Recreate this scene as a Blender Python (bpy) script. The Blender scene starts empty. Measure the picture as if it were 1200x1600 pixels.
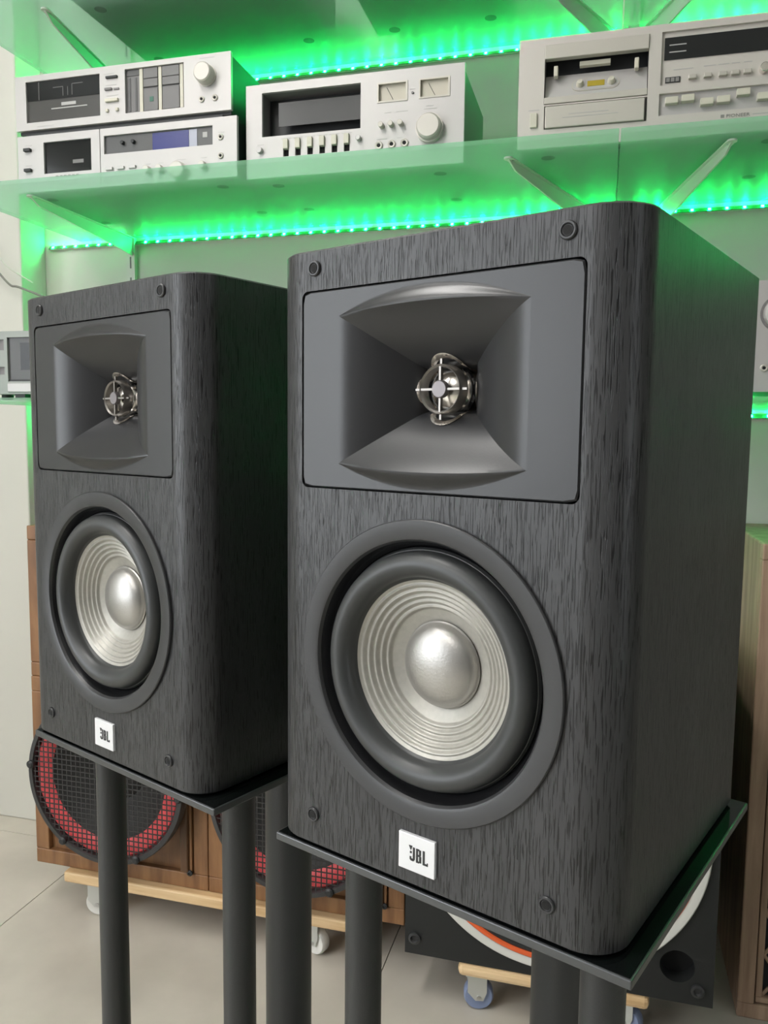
import bpy, bmesh, math, random
from mathutils import Matrix, Vector
random.seed(7)
D = bpy.data
SC = bpy.context.scene
COL = SC.collection
PI = math.pi
H0 = 1.03                      # eye height: the floor is z = 0

# ------------------------------------------------------------------ camera
def cam_axes(pitch, roll, heading):
    cp, sp, cr, sr = math.cos(pitch), math.sin(pitch), math.cos(roll), math.sin(roll)
    r, u, f = Vector((1, 0, 0)), Vector((0, sp, cp)), Vector((0, cp, -sp))
    rot = Matrix.Rotation(heading, 3, 'Z')
    return rot @ (cr*r + sr*u), rot @ (-sr*r + cr*u), rot @ f
cd = D.cameras.new('camera'); cam = D.objects.new('camera', cd); COL.objects.link(cam)
R_, U_, F_ = cam_axes(0.098, 0.0107, math.radians(15.2))
m4 = Matrix.Identity(4)
for i in range(3):
    m4[i][0], m4[i][1], m4[i][2] = R_[i], U_[i], -F_[i]
m4[0][3], m4[1][3], m4[2][3] = 0, 0, H0
cam.matrix_world = m4
cd.sensor_fit = 'VERTICAL'; cd.sensor_height = 36.0
cd.lens = 1251.8 * 36.0 / 1600.0
cd.clip_start = 0.01
SC.camera = cam

# ------------------------------------------------------------------ world, exposure
w = D.worlds.new('world'); SC.world = w; w.use_nodes = True
w.node_tree.nodes['Background'].inputs[0].default_value = (0.8, 0.85, 0.9, 1)
w.node_tree.nodes['Background'].inputs[1].default_value = 0.3
SC.view_settings.view_transform = 'Standard'
SC.view_settings.look = 'None'
SC.view_settings.exposure = 0.22
SC.view_settings.gamma = 1.0
SC.view_settings.use_curve_mapping = False
LAMP = 20.0          # ceiling panel emission
DAY = 4.4            # brightness of the daylight in the shop windows
LED_DOT = 660.0      # emission of one LED chip

# ------------------------------------------------------------------ materials
MATS = {}
def newmat(name):
    m = D.materials.new(name); m.use_nodes = True
    MATS[name] = m
    nt = m.node_tree
    return m, nt, nt.nodes['Principled BSDF']
def plain(name, col, rough=0.5, metal=0.0, spec=0.5, coat=0.0, var=0.0, vscale=30, bump=0.0, bscale=200):
    m, nt, b = newmat(name)
    b.inputs['Base Color'].default_value = (*col, 1)
    b.inputs['Roughness'].default_value = rough
    b.inputs['Metallic'].default_value = metal
    b.inputs['Specular IOR Level'].default_value = spec
    b.inputs['Coat Weight'].default_value = coat
    tc = nt.nodes.new('ShaderNodeTexCoord')
    if var > 0:
        n = nt.nodes.new('ShaderNodeTexNoise'); n.inputs['Scale'].default_value = vscale; n.inputs['Detail'].default_value = 6
        nt.links.new(tc.outputs['Object'], n.inputs['Vector'])
        r = nt.nodes.new('ShaderNodeValToRGB')
        r.color_ramp.elements[0].position = .3; r.color_ramp.elements[1].position = .7
        r.color_ramp.elements[0].color = (*[c*(1-var) for c in col], 1)
        r.color_ramp.elements[1].color = (*[min(1, c*(1+var)) for c in col], 1)
        nt.links.new(n.outputs['Fac'], r.inputs['Fac']); nt.links.new(r.outputs['Color'], b.inputs['Base Color'])
    if bump > 0:
        n = nt.nodes.new('ShaderNodeTexNoise'); n.inputs['Scale'].default_value = bscale; n.inputs['Detail'].default_value = 3
        nt.links.new(tc.outputs['Object'], n.inputs['Vector'])
        bp = nt.nodes.new('ShaderNodeBump'); bp.inputs['Strength'].default_value = bump; bp.inputs['Distance'].default_value = .001
        nt.links.new(n.outputs['Fac'], bp.inputs['Height']); nt.links.new(bp.outputs['Normal'], b.inputs['Normal'])
    return m
def wood(name, dark, light, scale=(60, 60, 4), rough=0.45, coat=0.0, streak=(.35, .65), bump=0.15):
    m, nt, b = newmat(name)
    tc = nt.nodes.new('ShaderNodeTexCoord'); mp = nt.nodes.new('ShaderNodeMapping')
    mp.inputs['Scale'].default_value = scale
    n = nt.nodes.new('ShaderNodeTexNoise'); n.inputs['Scale'].default_value = 1; n.inputs['Detail'].default_value = 8
    n.inputs['Roughness'].default_value = .6; n.inputs['Distortion'].default_value = .4
    r = nt.nodes.new('ShaderNodeValToRGB')
    r.color_ramp.elements[0].position, r.color_ramp.elements[1].position = streak
    r.color_ramp.elements[0].color = (*dark, 1); r.color_ramp.elements[1].color = (*light, 1)
    nt.links.new(tc.outputs['Object'], mp.inputs['Vector']); nt.links.new(mp.outputs['Vector'], n.inputs['Vector'])
    nt.links.new(n.outputs['Fac'], r.inputs['Fac']); nt.links.new(r.outputs['Color'], b.inputs['Base Color'])
    bp = nt.nodes.new('ShaderNodeBump'); bp.inputs['Strength'].default_value = bump; bp.inputs['Distance'].default_value = .0006
    nt.links.new(r.outputs['Color'], bp.inputs['Height']); nt.links.new(bp.outputs['Normal'], b.inputs['Normal'])
    b.inputs['Roughness'].default_value = rough; b.inputs['Coat Weight'].default_value = coat
    return m
def black_ash():
    m, nt, b = newmat('black_ash')
    tc = nt.nodes.new('ShaderNodeTexCoord')
    def noise(sc, det, dist):
        mp = nt.nodes.new('ShaderNodeMapping'); mp.inputs['Scale'].default_value = sc
        n = nt.nodes.new('ShaderNodeTexNoise'); n.inputs['Scale'].default_value = 1; n.inputs['Detail'].default_value = det
        n.inputs['Distortion'].default_value = dist
        nt.links.new(tc.outputs['Object'], mp.inputs['Vector']); nt.links.new(mp.outputs['Vector'], n.inputs['Vector'])
        return n
    pores = noise((1400, 1400, 56), 2, .5)       # short vertical pores
    broad = noise((45, 45, 5), 4, .6)
    r1 = nt.nodes.new('ShaderNodeValToRGB')
    r1.color_ramp.elements[0].position = .405; r1.color_ramp.elements[1].position = .45
    r1.color_ramp.elements[0].color = (.08, .08, .08, 1); r1.color_ramp.elements[1].color = (1, 1, 1, 1)
    nt.links.new(pores.outputs['Fac'], r1.inputs['Fac'])
    r2 = nt.nodes.new('ShaderNodeValToRGB')
    r2.color_ramp.elements[0].position = .3; r2.color_ramp.elements[1].position = .7
    r2.color_ramp.elements[0].color = (.036, .036, .038, 1); r2.color_ramp.elements[1].color = (.050, .050, .0524, 1)
    nt.links.new(broad.outputs['Fac'], r2.inputs['Fac'])
    mx = nt.nodes.new('ShaderNodeMix'); mx.data_type = 'RGBA'; mx.blend_type = 'MULTIPLY'; mx.inputs[0].default_value = .9
    nt.links.new(r2.outputs['Color'], mx.inputs[6]); nt.links.new(r1.outputs['Color'], mx.inputs[7])
    nt.links.new(mx.outputs[2], b.inputs['Base Color'])
    bp = nt.nodes.new('ShaderNodeBump'); bp.inputs['Strength'].default_value = .5; bp.inputs['Distance'].default_value = .0004
    nt.links.new(r1.outputs['Color'], bp.inputs['Height']); nt.links.new(bp.outputs['Normal'], b.inputs['Normal'])
    b.inputs['Roughness'].default_value = .37; b.inputs['Specular IOR Level'].default_value = .45
    return m
def emit(name, col, s):
    m, nt, b = newmat(name)
    b.inputs['Base Color'].default_value = (*[min(1, c) for c in col], 1)
    b.inputs['Emission Color'].default_value = (*col, 1); b.inputs['Emission Strength'].default_value = s
    return m
def shelf_glass():
    m, nt, b = newmat('shelf_glass')
    out = nt.nodes['Material Output']; nt.nodes.remove(b)
    tr = nt.nodes.new('ShaderNodeBsdfTransparent'); tr.inputs[0].default_value = (.74, .90, .82, 1)
    df = nt.nodes.new('ShaderNodeBsdfDiffuse'); df.inputs[0].default_value = (.72, .88, .79, 1)
    tl = nt.nodes.new('ShaderNodeBsdfTranslucent'); tl.inputs[0].default_value = (.62, .80, .70, 1)
    gl = nt.nodes.new('ShaderNodeBsdfGlossy'); gl.inputs[0].default_value = (.9, 1, .95, 1); gl.inputs['Roughness'].default_value = .55
    a = nt.nodes.new('ShaderNodeMixShader'); a.inputs[0].default_value = .5
    nt.links.new(df.outputs[0], a.inputs[1]); nt.links.new(tl.outputs[0], a.inputs[2])
    c = nt.nodes.new('ShaderNodeMixShader'); c.inputs[0].default_value = .20
    nt.links.new(tr.outputs[0], c.inputs[1]); nt.links.new(a.outputs[0], c.inputs[2])
    fr = nt.nodes.new('ShaderNodeFresnel'); fr.inputs[0].default_value = 1.5
    d = nt.nodes.new('ShaderNodeMixShader')
    hf = nt.nodes.new('ShaderNodeMath'); hf.operation = 'MULTIPLY'; hf.inputs[1].default_value = .22
    nt.links.new(fr.outputs[0], hf.inputs[0]); nt.links.new(hf.outputs[0], d.inputs[0]); nt.links.new(c.outputs[0], d.inputs[1]); nt.links.new(gl.outputs[0], d.inputs[2])
    nt.links.new(d.outputs[0], out.inputs[0])
    return m
black_ash(); shelf_glass()
plain('horn_plastic', (.026, .026, .028), .33, bump=.03, bscale=900)
plain('ring_plastic', (.036, .036, .038), .38, bump=.05, bscale=900)
plain('rubber', (.042, .044, .045), .40)
plain('gasket', (.010, .010, .011), .22)
plain('cone_paper', (.43, .415, .375), .42, metal=.3, var=.06, vscale=300)
plain('dust_cap', (.42, .405, .385), .36, metal=.75, bump=.12, bscale=700)
plain('chrome', (.80, .75, .70), .25, metal=1)
plain('chrome_dark', (.34, .31, .29), .22, metal=1)
plain('dome_metal', (.80, .76, .71), .25, metal=1)
plain('logo_silver', (.80, .80, .82), .35, metal=.15)
plain('disc_satin', (.21, .19, .195), .4, metal=.4)
plain('plug_satin', (.28, .26, .24), .35, metal=.7)
plain('logo_ink', (.02, .02, .022), .5)
plain('hole_black', (.004, .004, .004), .8)
plain('stand_paint', (.030, .031, .032), .42, bump=.15, bscale=1500)
plain('plate_gloss', (.005, .006, .006), .10, spec=.12)
plain('plate_edge', (.09, .093, .096), .3, metal=.4)
plain('wall_paint', (.62, .61, .555), .7, var=.02, vscale=3)
plain('wall_dark', (.10, .095, .09), .7, var=.1, vscale=2)
plain('ceiling_paint', (.82, .82, .80), .8)
plain('floor_tile', (.53, .49, .425), .30, var=.15, vscale=4.5, bump=.02, bscale=60)
plain('grout', (.30, .28, .25), .8)
plain('bracket_paint', (.62, .60, .56), .4)
plain('steel', (.6, .6, .6), .3, metal=1)
plain('silver_face', (.48, .46, .45), .42, metal=.25)
plain('warm_silver', (.55, .515, .475), .42, metal=.2)
plain('beige_metal', (.50, .47, .42), .42, metal=.25)
plain('beige_key', (.56, .53, .44), .45)
plain('deck_grey', (.27, .29, .265), .45, metal=.2)
plain('case_black', (.02, .021, .022), .5)
plain('case_grey', (.18, .17, .17), .5)
plain('window_dark', (.016, .017, .017), .10, spec=.25)
plain('lid_smoke', (.060, .060, .060), .25, spec=.3)
plain('window_grey', (.065, .063, .06), .18)
plain('panel_grey', (.13, .125, .125), .35)
plain('panel_dark', (.07, .07, .07), .35)
plain('print_grey', (.22, .21, .20), .6)
plain('print_light', (.42, .41, .40), .6)
plain('meter_paper', (.52, .48, .40), .5)
plain('display_blue', (.014, .022, .17), .25)
plain('display_white', (.36, .37, .45), .3)
plain('tape_yellow', (.36, .27, .02), .5)
plain('tape_green', (.03, .12, .08), .5)
wood('walnut', (.15, .065, .026), (.33, .165, .070), (26, 26, 3), .42)
wood('walnut_dark', (.06, .028, .012), (.15, .07, .03), (26, 26, 3), .45)
wood('old_walnut', (.23, .145, .096), (.40, .275, .19), (40, 40, 4), .5)
wood('pine', (.62, .40, .20), (.82, .60, .35), (4, 50, 50), .5)
plain('sub_black', (.013, .014, .014), .55, bump=.2, bscale=400)
plain('sub_frame', (.035, .035, .036), .4)
plain('cone_dark', (.035, .034, .033), .6)
plain('red_surround', (.85, .11, .12), .45, var=.15, vscale=40)
plain('mesh_black', (.018, .017, .017), .45)
plain('white_surround', (.68, .67, .62), .5)
plain('orange_ring', (.80, .13, .035), .45)
plain('grey_cone', (.30, .29, .27), .5)
plain('wheel_white', (.75, .74, .70), .4)
plain('wheel_blue', (.22, .27, .42), .35)
plain('zinc', (.62, .63, .60), .35, metal=.5)
plain('grille_cloth', (.015, .016, .018), .9)
plain('cable_grey', (.20, .19, .17), .5)
plain('cable_pale', (.55, .54, .48), .5)
plain('led_tape', (.10, .22, .12), .5)
emit('led_green', (.002, 1.0, .19), LED_DOT)
emit('daylight', (.90, .945, 1.0), DAY)
emit('lamp_panel', (1.0, .975, .945), LAMP)

# ------------------------------------------------------------------ mesh helpers
class MB:
    def __init__(s): s.v = []; s.f = []; s.sm = []
    def add(s, vs, fs, smooth=False, M=None):
        o = len(s.v)
        s.v += [tuple(M @ Vector(p)) if M else tuple(p) for p in vs]
        s.f += [tuple(i + o for i in f) for f in fs]; s.sm += [smooth] * len(fs)
        return s
    def box(s, x0, x1, y0, y1, z0, z1, bev=0.0, M=None):
        if bev <= 0:
            vs = [(x0,y0,z0),(x1,y0,z0),(x1,y1,z0),(x0,y1,z0),(x0,y0,z1),(x1,y0,z1),(x1,y1,z1),(x0,y1,z1)]
            return s.add(vs, [(0,3,2,1),(4,5,6,7),(0,1,5,4),(1,2,6,5),(2,3,7,6),(3,0,4,7)], M=M)
        bm = bmesh.new(); bmesh.ops.create_cube(bm, size=1)
        for v in bm.verts:
            v.co = Vector(((x0+x1)/2+v.co.x*(x1-x0), (y0+y1)/2+v.co.y*(y1-y0), (z0+z1)/2+v.co.z*(z1-z0)))
        bmesh.ops.bevel(bm, geom=bm.edges[:], offset=bev, segments=2, affect='EDGES', profile=.5)
        bm.verts.index_update()
        vs = [v.co.copy() for v in bm.verts]; fs = [[v.index for v in f.verts] for f in bm.faces]; bm.free()
        return s.add(vs, fs, M=M)
    def lathe(s, prof, n=48, M=None, cap0=False, cap1=False):
        """profile of (radius, y) turned about the y axis"""
        vs = []; fs = []
        for r, y in prof:
            for k in range(n):
                a = 2*PI*k/n; vs.append((r*math.cos(a), y, r*math.sin(a)))
        for i in range(len(prof)-1):
            for k in range(n):
                k2 = (k+1) % n
                fs.append((i*n+k, i*n+k2, (i+1)*n+k2, (i+1)*n+k))
        if cap0: fs.append(tuple(range(n)))
        if cap1: fs.append(tuple(reversed([(len(prof)-1)*n+k for k in range(n)])))
        return s.add(vs, fs, True, M)
    def cyl(s, p, q, r, n=20, r2=None):
        p, q = Vector(p), Vector(q); d = (q-p); L = d.length; d.normalize()
        M = Matrix.Translation(p) @ d.to_track_quat('Y', 'Z').to_matrix().to_4x4()
        r2 = r if r2 is None else r2
        return s.lathe([(r, 0), (r2, L)], n, M, True, True)
    def disc_knob(s, x, y, z, r, h, n=32, r2=None, bev=.12):
        r2 = r2 or r*.94
        b = r*bev
        return s.lathe([(r, 0), (r2, -h+b), (r2-b, -h)], n, Matrix.Translation((x, y, z)), False, True)
    def tube(s, pts, r, n=8):
        pts = [Vector(p) for p in pts]; vs = []; fs = []
        for i, p in enumerate(pts):
            d = (pts[min(i+1, len(pts)-1)] - pts[max(i-1, 0)]).normalized()
            a = d.cross(Vector((0, 0, 1)));  a = a.normalized() if a.length > 1e-4 else Vector((1, 0, 0)); b = d.cross(a)
            for k in range(n):
                t = 2*PI*k/n; vs.append(p + a*(r*math.cos(t)) + b*(r*math.sin(t)))
        for i in range(len(pts)-1):
            for k in range(n):
                k2 = (k+1) % n; fs.append((i*n+k, i*n+k2, (i+1)*n+k2, (i+1)*n+k))
        return s.add(vs, fs, True)
    def plate(s, w, h, t, holes, y=0.0):
        """front plate x 0..w, z 0..h, front at y, back at y+t, with rectangular openings"""
        xs = sorted({0, w, *[v for q in holes for v in (q[0], q[1])]}); zs = sorted({0, h, *[v for q in holes for v in (q[2], q[3])]})
        def solid(i, j):
            if i < 0 or j < 0 or i >= len(xs)-1 or j >= len(zs)-1: return False
            cx, cz = (xs[i]+xs[i+1])/2, (zs[j]+zs[j+1])/2
            return not any(q[0] < cx < q[1] and q[2] < cz < q[3] for q in holes)
        for i in range(len(xs)-1):
            for j in range(len(zs)-1):
                if not solid(i, j): continue
                a, b, c, d = xs[i], xs[i+1], zs[j], zs[j+1]; y1 = y+t
                s.add([(a,y,c),(b,y,c),(b,y,d),(a,y,d)], [(0,1,2,3)]); s.add([(a,y1,c),(b,y1,c),(b,y1,d),(a,y1,d)], [(3,2,1,0)])
                if not solid(i-1, j): s.add([(a,y,c),(a,y,d),(a,y1,d),(a,y1,c)], [(0,1,2,3)])
                if not solid(i+1, j): s.add([(b,y,c),(b,y1,c),(b,y1,d),(b,y,d)], [(0,1,2,3)])
                if not solid(i, j-1): s.add([(a,y,c),(a,y1,c),(b,y1,c),(b,y,c)], [(0,1,2,3)])
                if not solid(i, j+1): s.add([(a,y,d),(b,y,d),(b,y1,d),(a,y1,d)], [(0,1,2,3)])
        return s
    def obj(s, name, mat, parent=None, loc=None, recalc=True):
        me = D.meshes.new(name); me.from_pydata(s.v, [], s.f)
        me.polygons.foreach_set('use_smooth', s.sm)
        if recalc:
            bm = bmesh.new(); bm.from_mesh(me); bmesh.ops.recalc_face_normals(bm, faces=bm.faces[:]); bm.to_mesh(me); bm.free()
        me.materials.append(MATS[mat]); me.update()
        if any(s.sm): me.set_sharp_from_angle(angle=math.radians(38))
        o = D.objects.new(name, me); COL.objects.link(o)
        if parent: o.parent = parent
        if loc: o.location = loc
        return o
def thing(name, label, cat, loc=(0, 0, 0), rz=0.0, group=None):
    o = D.objects.new(name, None); COL.objects.link(o); o.empty_display_size = .05
    o.location = loc; o.rotation_euler = (0, 0, rz); o['label'] = label; o['category'] = cat
    if group: o['group'] = group
    return o
def tag(o, label, cat, group=None, kind=None):
    o['label'] = label; o['category'] = cat
    if group: o['group'] = group
    if kind: o['kind'] = kind
    return o
def struct(o, label=None):
    o['kind'] = 'structure'
    if label: o['label'] = label
    return o
def dup(o, parent=None):
    c = o.copy(); COL.objects.link(c); c.parent = parent
    for ch in list(o.children): dup(ch, c)
    return c
def BOX(x0, x1, y0, y1, z0, z1, bev=0.0): return MB().box(x0, x1, y0, y1, z0, z1, bev)
def text_mb(txt, size, x, y, z, depth=.0004, sx=1.0):
    cu = D.curves.new('t', 'FONT'); cu.body = txt; cu.size = size; cu.extrude = depth; cu.resolution_u = 3
    ob = D.objects.new('t', cu); me = ob.to_mesh()
    mb = MB().add([(v.co.x*sx + x, y - v.co.z, v.co.y + z) for v in me.vertices], [tuple(p.vertices) for p in me.polygons])
    ob.to_mesh_clear(); D.objects.remove(ob); D.curves.remove(cu)
    return mb

# ------------------------------------------------------------------ room shell
WY = 1.81                                  # back wall
XL, XR, YF, CH = -3.0, 2.6, -3.2, 2.75
struct(BOX(XL, XR, YF, WY, -.06, -.004).obj('floor', 'grout'))
FLOOR = D.objects['floor']
xs = [-2.775, -1.975, -1.175, -.375, .425, 1.225, 2.025]; ys = [-2.35, -1.55, -.75, .05, .85, 1.65]
xs = [XL] + xs + [XR]; ys = [YF] + ys + [WY]
for i in range(len(xs)-1):
    for j in range(len(ys)-1):
        g = .001
        BOX(xs[i]+g, xs[i+1]-g, ys[j]+g, ys[j+1]-g, -.004, 0).obj('tile', 'floor_tile', FLOOR)
struct(BOX(XL, XR, WY, WY+.1, 0, CH).obj('wall_back', 'wall_paint'))
struct(BOX(XL-.1, XL, YF, WY+.1, 0, CH).obj('wall_left', 'wall_paint'))
struct(BOX(XR, XR+.1, YF, WY+.1, 0, CH).obj('wall_right', 'wall_dark'))
struct(BOX(XL, XR, YF-.1, YF, 0, CH).obj('wall_front', 'wall_dark'))
struct(BOX(XL, XR, YF, WY, CH, CH+.1).obj('ceiling', 'ceiling_paint'))
struct(BOX(XL, -1.400, 1.717, WY, 0, CH, .004).obj('wall_pier', 'wall_paint'), 'white wall pier projecting at the left edge')
def shop_window(name, x, y0, y1, z0, z1, sgn):
    """glazed opening in a side wall, frosted daylight in its panes; sgn = direction into the room"""
    f = MB(); e = .05; n = 3
    fr = MB().box(x, x+sgn*.04, y0-e, y1+e, z0-e, z0).box(x, x+sgn*.04, y0-e, y1+e, z1, z1+e).box(x, x+sgn*.04, y0-e, y0, z0, z1).box(x, x+sgn*.04, y1, y1+e, z0, z1)
    w = struct(fr.obj(name, 'bracket_paint'))
    for k in range(n):
        a = y0+(y1-y0)*k/n; b = y0+(y1-y0)*(k+1)/n
        BOX(min(x, x+sgn*.012), max(x, x+sgn*.012), a+.02, b-.02, z0+.005, z1-.005).obj('pane', 'daylight', w)
        if k: BOX(min(x, x+sgn*.03), max(x, x+sgn*.03), a-.02, a+.02, z0, z1).obj('mullion', 'bracket_paint', w)
shop_window('window_1', XL, -2.9, -.5, .35, 2.45, 1)
shop_window('window_2', XR, -1.10, -.70, .35, 2.3, -1)
def ceiling_lamp(x, y, label):
    t = thing('ceiling_lamp', label, 'ceiling lamp', (x, y, CH), group='ceiling light panels')
    f = MB()
    for a in ((-.17, .17, -.62, -.60), (-.17, .17, .60, .62), (-.17, -.15, -.60, .60), (.15, .17, -.60, .60)):
        f.box(a[0], a[1], a[2], a[3], -.04, 0)
    f.obj('frame', 'bracket_paint', t)
    BOX(-.15, .15, -.60, .60, -.03, -.02).obj('diffuser', 'lamp_panel', t)
ceiling_lamp(-1.9, -.9, 'ceiling light panel over the left of the room')
ceiling_lamp(-1.5, -2.3, 'ceiling light panel over the front of the room')
ceiling_lamp(-.98, .32, 'ceiling light panel nearest the shelves')

# ------------------------------------------------------------------ glass shelves, brackets, rails, green LED tape
ZL, ZM, ZU = H0+.055, H0+.4745, H0+.828    # undersides of lower, middle, upper glass
GT = .008
SF = 1.365                                  # front edge
where = {'lower': ZL, 'middle': ZM, 'upper': ZU}
for nm, z in where.items():
    for x0, x1, side in ((-1.295, .0065, 'left'), (.0095, 1.45, 'right')):
        g = BOX(x0, x1, SF, WY-.002, z, z+GT, .0008).obj('glass_shelf', 'shelf_glass')
        tag(g, {'lower': 'lowest', 'middle': 'middle', 'upper': 'topmost'}[nm] + ' green tinted glass shelf, the pane ' + ('left' if side == 'left' else 'right') + ' of the joint', 'shelf', 'glass shelves on the back wall')
def bracket(xf, xw, z, label):
    """tapered sheet-steel arm under the glass from the wall at xw to its tip at xf"""
    L0 = Vector((xw, WY-.012, z)); L1 = Vector((xf, 1.435, z)); d = (L1-L0); ln = d.length; d.normalize()
    a = math.atan2(d.y, d.x)
    t = thing('shelf_bracket', label, 'bracket', (xw, WY-.012, z), a, 'white shelf brackets')
    n = 14; pr = []
    for i in range(n+1):
        s = i/n; x = s*ln; low = -.044 + .030*s**.8
        if s > .93: low = -.014 + .010*((s-.93)/.07)
        pr.append((x, low))
    top = -.0006; th = .0016
    vs = [(x, -th, top) for x, l in pr] + [(x, -th, l) for x, l in pr] + [(x, th, top) for x, l in pr] + [(x, th, l) for x, l in pr]
    m = n+1; fs = []
    for i in range(n):
        fs += [(i, i+1, m+i+1, m+i), (2*m+i+1, 2*m+i, 3*m+i, 3*m+i+1), (m+i, m+i+1, 3*m+i+1, 3*m+i), (i+1, i, 2*m+i, 2*m+i+1)]
    fs += [(0, m, 3*m, 2*m), (n, 2*m+n, 3*m+n, m+n)]
    MB().add(vs, fs).obj('arm', 'bracket_paint', t)
    BOX(.0, ln, -.0075, .0075, -.0022, -.0006).obj('flange', 'bracket_paint', t)
    MB().lathe([(.004, 0), (.004, .0012), (.002, .002)], 12, Matrix.Translation((ln-.014, 0.0, -.0022)) @ Matrix.Rotation(-PI/2, 4, 'X'), True, True).obj('screw', 'steel', t)
    MB().lathe([(.0078, 0), (.0078, .003)], 16, Matrix.Translation((ln, 0, -.0006)) @ Matrix.Rotation(-PI/2, 4, 'X'), True, True).obj('rounded_tip', 'bracket_paint', t)
bracket(-1.142, -1.142, ZM, 'white bracket under the middle glass at the left end')
bracket(-.175, -.045, ZM, 'white angled bracket under the middle glass left of the pane joint')
bracket(.182, .10, ZM, 'white angled bracket under the middle glass right of the pane joint')
bracket(-1.095, -1.150, ZU, 'white bracket under the topmost glass at the left end')
bracket(-.19, -.012, ZU, 'white angled bracket under the topmost glass left of the pane joint')
bracket(.23, .055, ZU, 'white angled bracket under the topmost glass right of the pane joint')
def rail(x, label):
    t = thing('shelf_rail', label, 'rail', (x, WY, .75), group='slotted shelf rails')
    MB().box(-.011, .011, -.012, -.0003, 0, 1.35).obj('channel', 'bracket_paint', t)
    for k in range(26):
        z = .03 + k*.05; BOX(-.002, .002, -.0124, -.0118, z, z+.028).obj('slot', 'case_grey', t)
rail(-1.146, 'white slotted shelf rail on the wall behind the left brackets')
rail(.03, 'white slotted shelf rail on the wall behind the paired brackets')
led_mesh = None
def led_strip(z, label, x0, x1):
    global led_mesh
    t = thing('led_strip', label, 'LED strip', (0, WY, z), group='green LED strips')
    tilt = Matrix.Translation((0, -.006, 0)) @ Matrix.Rotation(math.radians(-40), 4, 'X')
    MB().box(x0, x1, 0, .0015, -.005, .005, M=tilt).obj('tape', 'led_tape', t)
    MB().box(x0, x1, .0015, .0030, -.006, .006, M=tilt).obj('profile', 'bracket_paint', t)  # unseen backing ledge, added to keep LED light off the wall below
    n = int((x1-x0)/.0333)
    for k in range(n):
        x = x0+.012+k*.0333
        if led_mesh is None:
            o = MB().box(-.0025, .0025, -.0014, 0, -.0025, .0025, .0004, M=tilt).obj('led', 'led_green', t); led_mesh = o.data
        else:
            o = D.objects.new('led', led_mesh); COL.objects.link(o); o.parent = t
        o.location = (x, 0, 0)
led_strip(ZM-.012, 'row of green LEDs along the wall under the middle glass shelf', -1.385, 1.05)
led_strip(ZU-.012, 'row of green LEDs along the wall under the topmost glass shelf', -1.385, 1.05)
led_strip(ZL-.012, 'row of green LEDs along the wall under the lowest glass shelf', -1.385, .62)

# ------------------------------------------------------------------ bookshelf speakers
W2, HT, DP, CR = .115, .366, .229, .023
PA, PZ0, PZ1 = .0891, .2266, .3419           # horn panel
WZ, WR = .1262, .0862                        # woofer
def angle_loop(fn, angs): return [fn(a) for a in angs]
def rect_at(a, x0, x1, z0, z1, cx, cz):
    c, s = math.cos(a), math.sin(a); t = 1e9
    if c > 1e-9: t = min(t, (x1-cx)/c)
    if c < -1e-9: t = min(t, (x0-cx)/c)
    if s > 1e-9: t = min(t, (z1-cz)/s)
    if s < -1e-9: t = min(t, (z0-cz)/s)
    return (cx+t*c, cz+t*s)
def rrect(x0, x1, z0, z1, r, n=6):
    pts = []
    for cx, cz, a0 in ((x1-r, z1-r, 0), (x0+r, z1-r, PI/2), (x0+r, z0+r, PI), (x1-r, z0+r, 3*PI/2)):
        for k in range(n+1):
            a = a0 + PI/2*k/n; pts.append((cx+r*math.cos(a), cz+r*math.sin(a)))
    return pts
def bridge(mb, A, B, smooth=False):
    n = len(A); mb.add(list(A)+list(B), [(i, (i+1) % n, n+(i+1) % n, n+i) for i in range(n)], smooth)
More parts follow.
